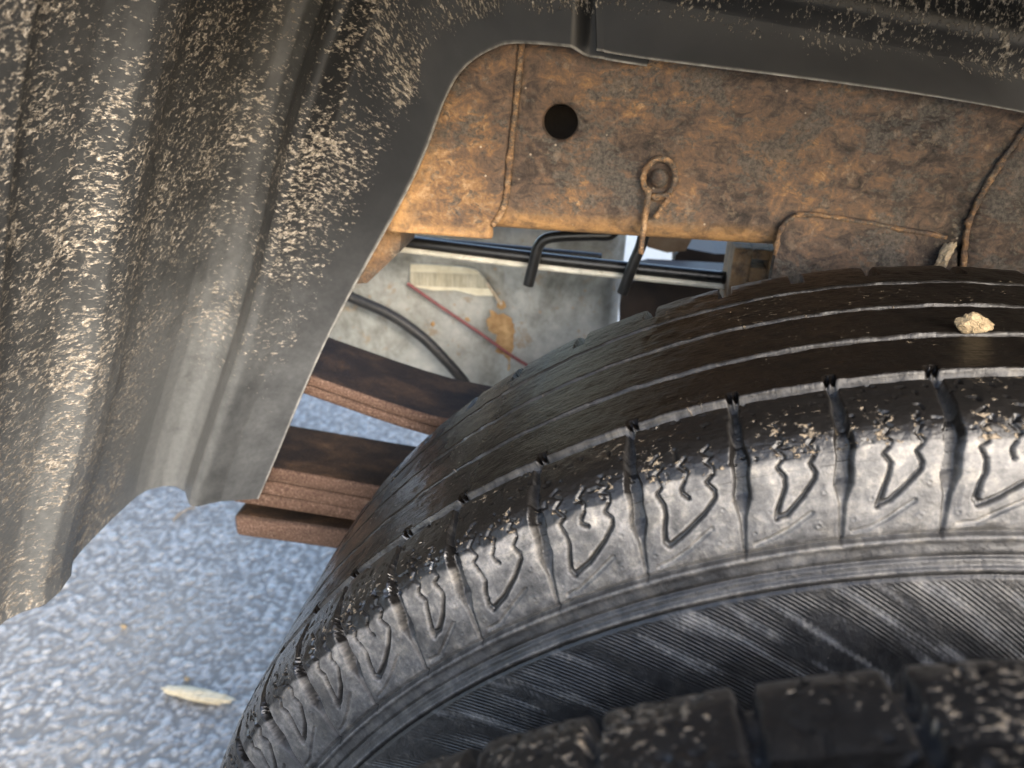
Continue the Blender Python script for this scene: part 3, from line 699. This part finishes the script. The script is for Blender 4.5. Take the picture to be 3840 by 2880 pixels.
# ------------------------------------------------------------------ tank and the bits hanging by it
def build_tank():
    root = empty("fuel_tank", (-.4, .65, .55)); tag(root, "dirty grey metal fuel tank seen through the gap between frame and leaf spring", "fuel tank")
    plan = [(-.75, .515), (-.735, .50)]+[(x, .50) for x in np.linspace(-.72, -.302, 40)]+[(-.296, .4985), (-.288, .494), (-.280, .4915)]+[(x, .4915) for x in np.linspace(-.27, -.205, 10)]+[(-.196, .496), (-.189, .506), (-.187, .52), (-.187, .9), (-.75, .9)]
    zs = np.r_[.535, .5365, .5405, np.linspace(.546, .735, 34), .7405, .7445, .746]
    inset = np.r_[.011, .006, .0015, np.zeros(34), .0015, .006, .011]
    P = np.array(plan); c = np.array([-.47, .7]); n = len(P); rows = []
    for z, i_ in zip(zs, inset):
        d = P-c; L = np.linalg.norm(d, axis=1)[:, None]; Q = P-d/L*i_; rows.append(np.c_[Q, np.full(n, z)])
    V = np.array(rows); V[..., 1] += (fbm(V[..., 0]*9, V[..., 2]*9, 3)-.5)*.012*(P[None, :, 1] < .51)
    i = np.arange(len(zs)-1)[:, None]*n; j = np.arange(n)[None]
    F = np.stack([i+j, i+(j+1) % n, i+n+(j+1) % n, i+n+j], -1).reshape(-1, 4)
    me = bpy.data.meshes.new("tank_shell"); me.from_pydata(V.reshape(-1, 3).tolist(), [], F.tolist()+[list(range(n))[::-1], list(range((len(zs)-1)*n, len(zs)*n))])
    link("tank_shell", me, M_TANK, root)
    # paper label gone brown, its print faded to bars
    q = NB("old_paper_label"); o = q.coord('Object')
    bars = q.noise(q.coord('Object', scale=(1, 1, .07)), 300, 4, .75); z = q.n("ShaderNodeSeparateXYZ"); q.t.links.new(o, z.inputs[0])
    zz = q.math('SUBTRACT', z.outputs[2], q.math('MULTIPLY', q.math('ADD', z.outputs[0], .39), .05))
    inside = q.math('MULTIPLY', q.math('LESS_THAN', zz, .6735), q.math('GREATER_THAN', zz, .6595))
    f = q.math('MULTIPLY', inside, q.ramp(bars, [(.36, .6), (.62, .2)]))
    pap = q.mix(q.ramp(q.noise(o, 70, 5), [(.35, 0.0), (.7, 1.0)]), (.62, .55, .38), (.82, .76, .58))
    lab = q.done(q.mix(f, pap, (.13, .11, .075)), .75, q.bump(q.noise(o, 200, 4), .3, .001))
    o_ = plate("label", [at(*a, .496) for a in [(888, 568), (950, 571), (1005, 576), (1030, 582), (1046, 598), (1058, 620), (1066, 637), (1030, 636), (985, 625), (940, 626), (888, 615)]], .4925, .496, lab, root, None, .0006)
    hx = at(1084, 655, .496)
    tube("label_tail", [at(*a, .4945) for a in [(1052, 612), (1066, 632), (1074, 645), (1084, 658)]], .0028, M_CLAY, root, n=24, flat=.5)
    for (a, sx, sz, sd) in (((1084, 660), .005, .0045, 1), ((935, 700), .0022, .003, 2), ((1010, 690), .003, .002, 4), ((1088, 712), .024, .013, 5), ((1108, 745), .017, .017, 9), ((1130, 782), .014, .016, 6)):
        l = lump("mud_patch", at(*a, .500 if a[0] < 1060 else .4965), sx, .0018, sz, M_OCHRE, .5, sd, .9, 4); l.parent = root; l.matrix_parent_inverse = Matrix.Translation(-Vector(root.location))
    return root
build_tank()
tag(tube("red_wire", [at(*a, .489) for a in [(880, 612), (900, 626), (960, 668), (1040, 722), (1100, 765), (1150, 797), (1190, 830)]], .0016, M_RED, n=120, k=10, rough=.12), "thin faded red wire running diagonally down across the grey tank", "wire")
tag(tube("black_hose", [at(*a, .47) for a in [(650, 590), (720, 622), (765, 645), (840, 678), (905, 722), (955, 770), (1000, 822), (1040, 880)]], .0052, M_HOSE, n=140, k=14), "black rubber hose curving down in front of the tank's left end", "hose")
rodp = [at(*a, .36) for a in [(700, 500), (870, 521), (1150, 556), (1400, 583), (1567, 600)]]
rod_ = tag(tube("support_rod", rodp, .0047, M_BLACK, n=60, k=20), "straight black support rod with a pale lower lip, under the rusty frame rail", "rod")
tube("lower_lip", [p_+np.array([0, -.0022, -.0062]) for p_ in rodp], .0024, simple("bare_pale_metal", (.42, .40, .33), (.66, .63, .54), .4, 60, dust=((.25, .2, .14), .5)), rod_, n=60, k=10)
tag(tube("brake_line", [at(*a, .42) for a in [(700, 490), (870, 514), (1000, 528), (1140, 541), (1300, 556)]], .0035, M_BLACK, n=60, k=12), "thinner black brake line running above the support rod", "brake line")
HK = "bent hooks over the support rod"
tag(tube("bent_hook", [np.array([at(1336, 503, .345)[0], .345, .779])]+[at(*a, .345) for a in [(1322, 504), (1280, 508), (1220, 510), (1180, 516), (1163, 532), (1155, 560), (1147, 592), (1141, 616)]], .0042, M_BLACK, n=80, k=16), "black bent hook left of the other, its top arm reaching right under the frame", "hook", HK)
tag(tube("bent_hook", [np.array([at(1398, 480, .345)[0], .345, .779])]+[at(*a, .345) for a in [(1386, 525), (1372, 560), (1360, 590), (1351, 615), (1344, 634)]], .0042, M_BLACK, n=80, k=16), "black hook hanging straight below the rusted bolt and wire keeper", "hook", HK)
# dark underbody behind the rod
cm = empty("cross_member", (0, .7, .68)); tag(cm, "dark brown cross member half hidden behind the tyre and support rod", "cross member")
P2 = lambda L, Y: [(lambda v: (v[0], v[2]))(at(*a, Y)) for a in L]
from_bm("lower_arm", prism(P2([(1338, 900), (1338, 660), (1350, 612), (1400, 600), (1600, 612), (1900, 640), (1900, 900)], .44), .44, .50), M_DARK, cm, False, .006)
from_bm("cross_tube", prism(P2([(1455, 640), (1458, 552), (1475, 535), (1545, 548), (1900, 560), (1900, 640)], .56), .56, .64), M_DARK, cm, False, .006)
from_bm("gusset", prism(P2([(1395, 500), (1398, 528), (1440, 540), (1480, 536), (1500, 500)], .54), .53, .545), simple("light_rust", (.2, .11, .05), (.36, .24, .14), .7, 60), cm, False, .003)
# ------------------------------------------------------------------ litter on the ground
tw = CAM+(lambda d: d*((.006-CAM[2])/d[2]))(FWD+RIGHT*((420*1.736-1920)/FPX)-UP*((1500*1.736-1440)/FPX))
tag(lump("wood_chip", tw, .058, .012, .007, M_TWIG, 0.0, 5, .5), "pale wood chip lying on the wet-looking grey asphalt", "wood chip")
def on_ground(px, py, h=.003):
    d = FWD+RIGHT*((px*1.736-1920)/FPX)-UP*((py*1.736-1440)/FPX); return CAM+d*((h-CAM[2])/d[2])
tag(tube("twig", [on_ground(374, 1124), on_ground(384, 1113, .006), on_ground(398, 1104, .005), on_ground(421, 1093)], .0022, simple("dry_twig", (.16, .12, .08), (.30, .24, .17), .8, 90), n=30, k=8, rough=.3), "small brown twig on the asphalt between the liner's lower edge and the springs", "twig")
for (px, py, sz, sd, lb) in ((268, 1352, .006, 21, "tiny pale stone on the asphalt, nearer the liner than the wood chip"), (403, 1466, .005, 22, "tiny tan stone lying right above the wood chip on the asphalt")):
    tag(lump("small_stone", on_ground(px, py, .004), sz, sz*.8, sz*.6, M_STONE, .3, sd, .3, 3), lb, "stone", "loose stones on the asphalt")
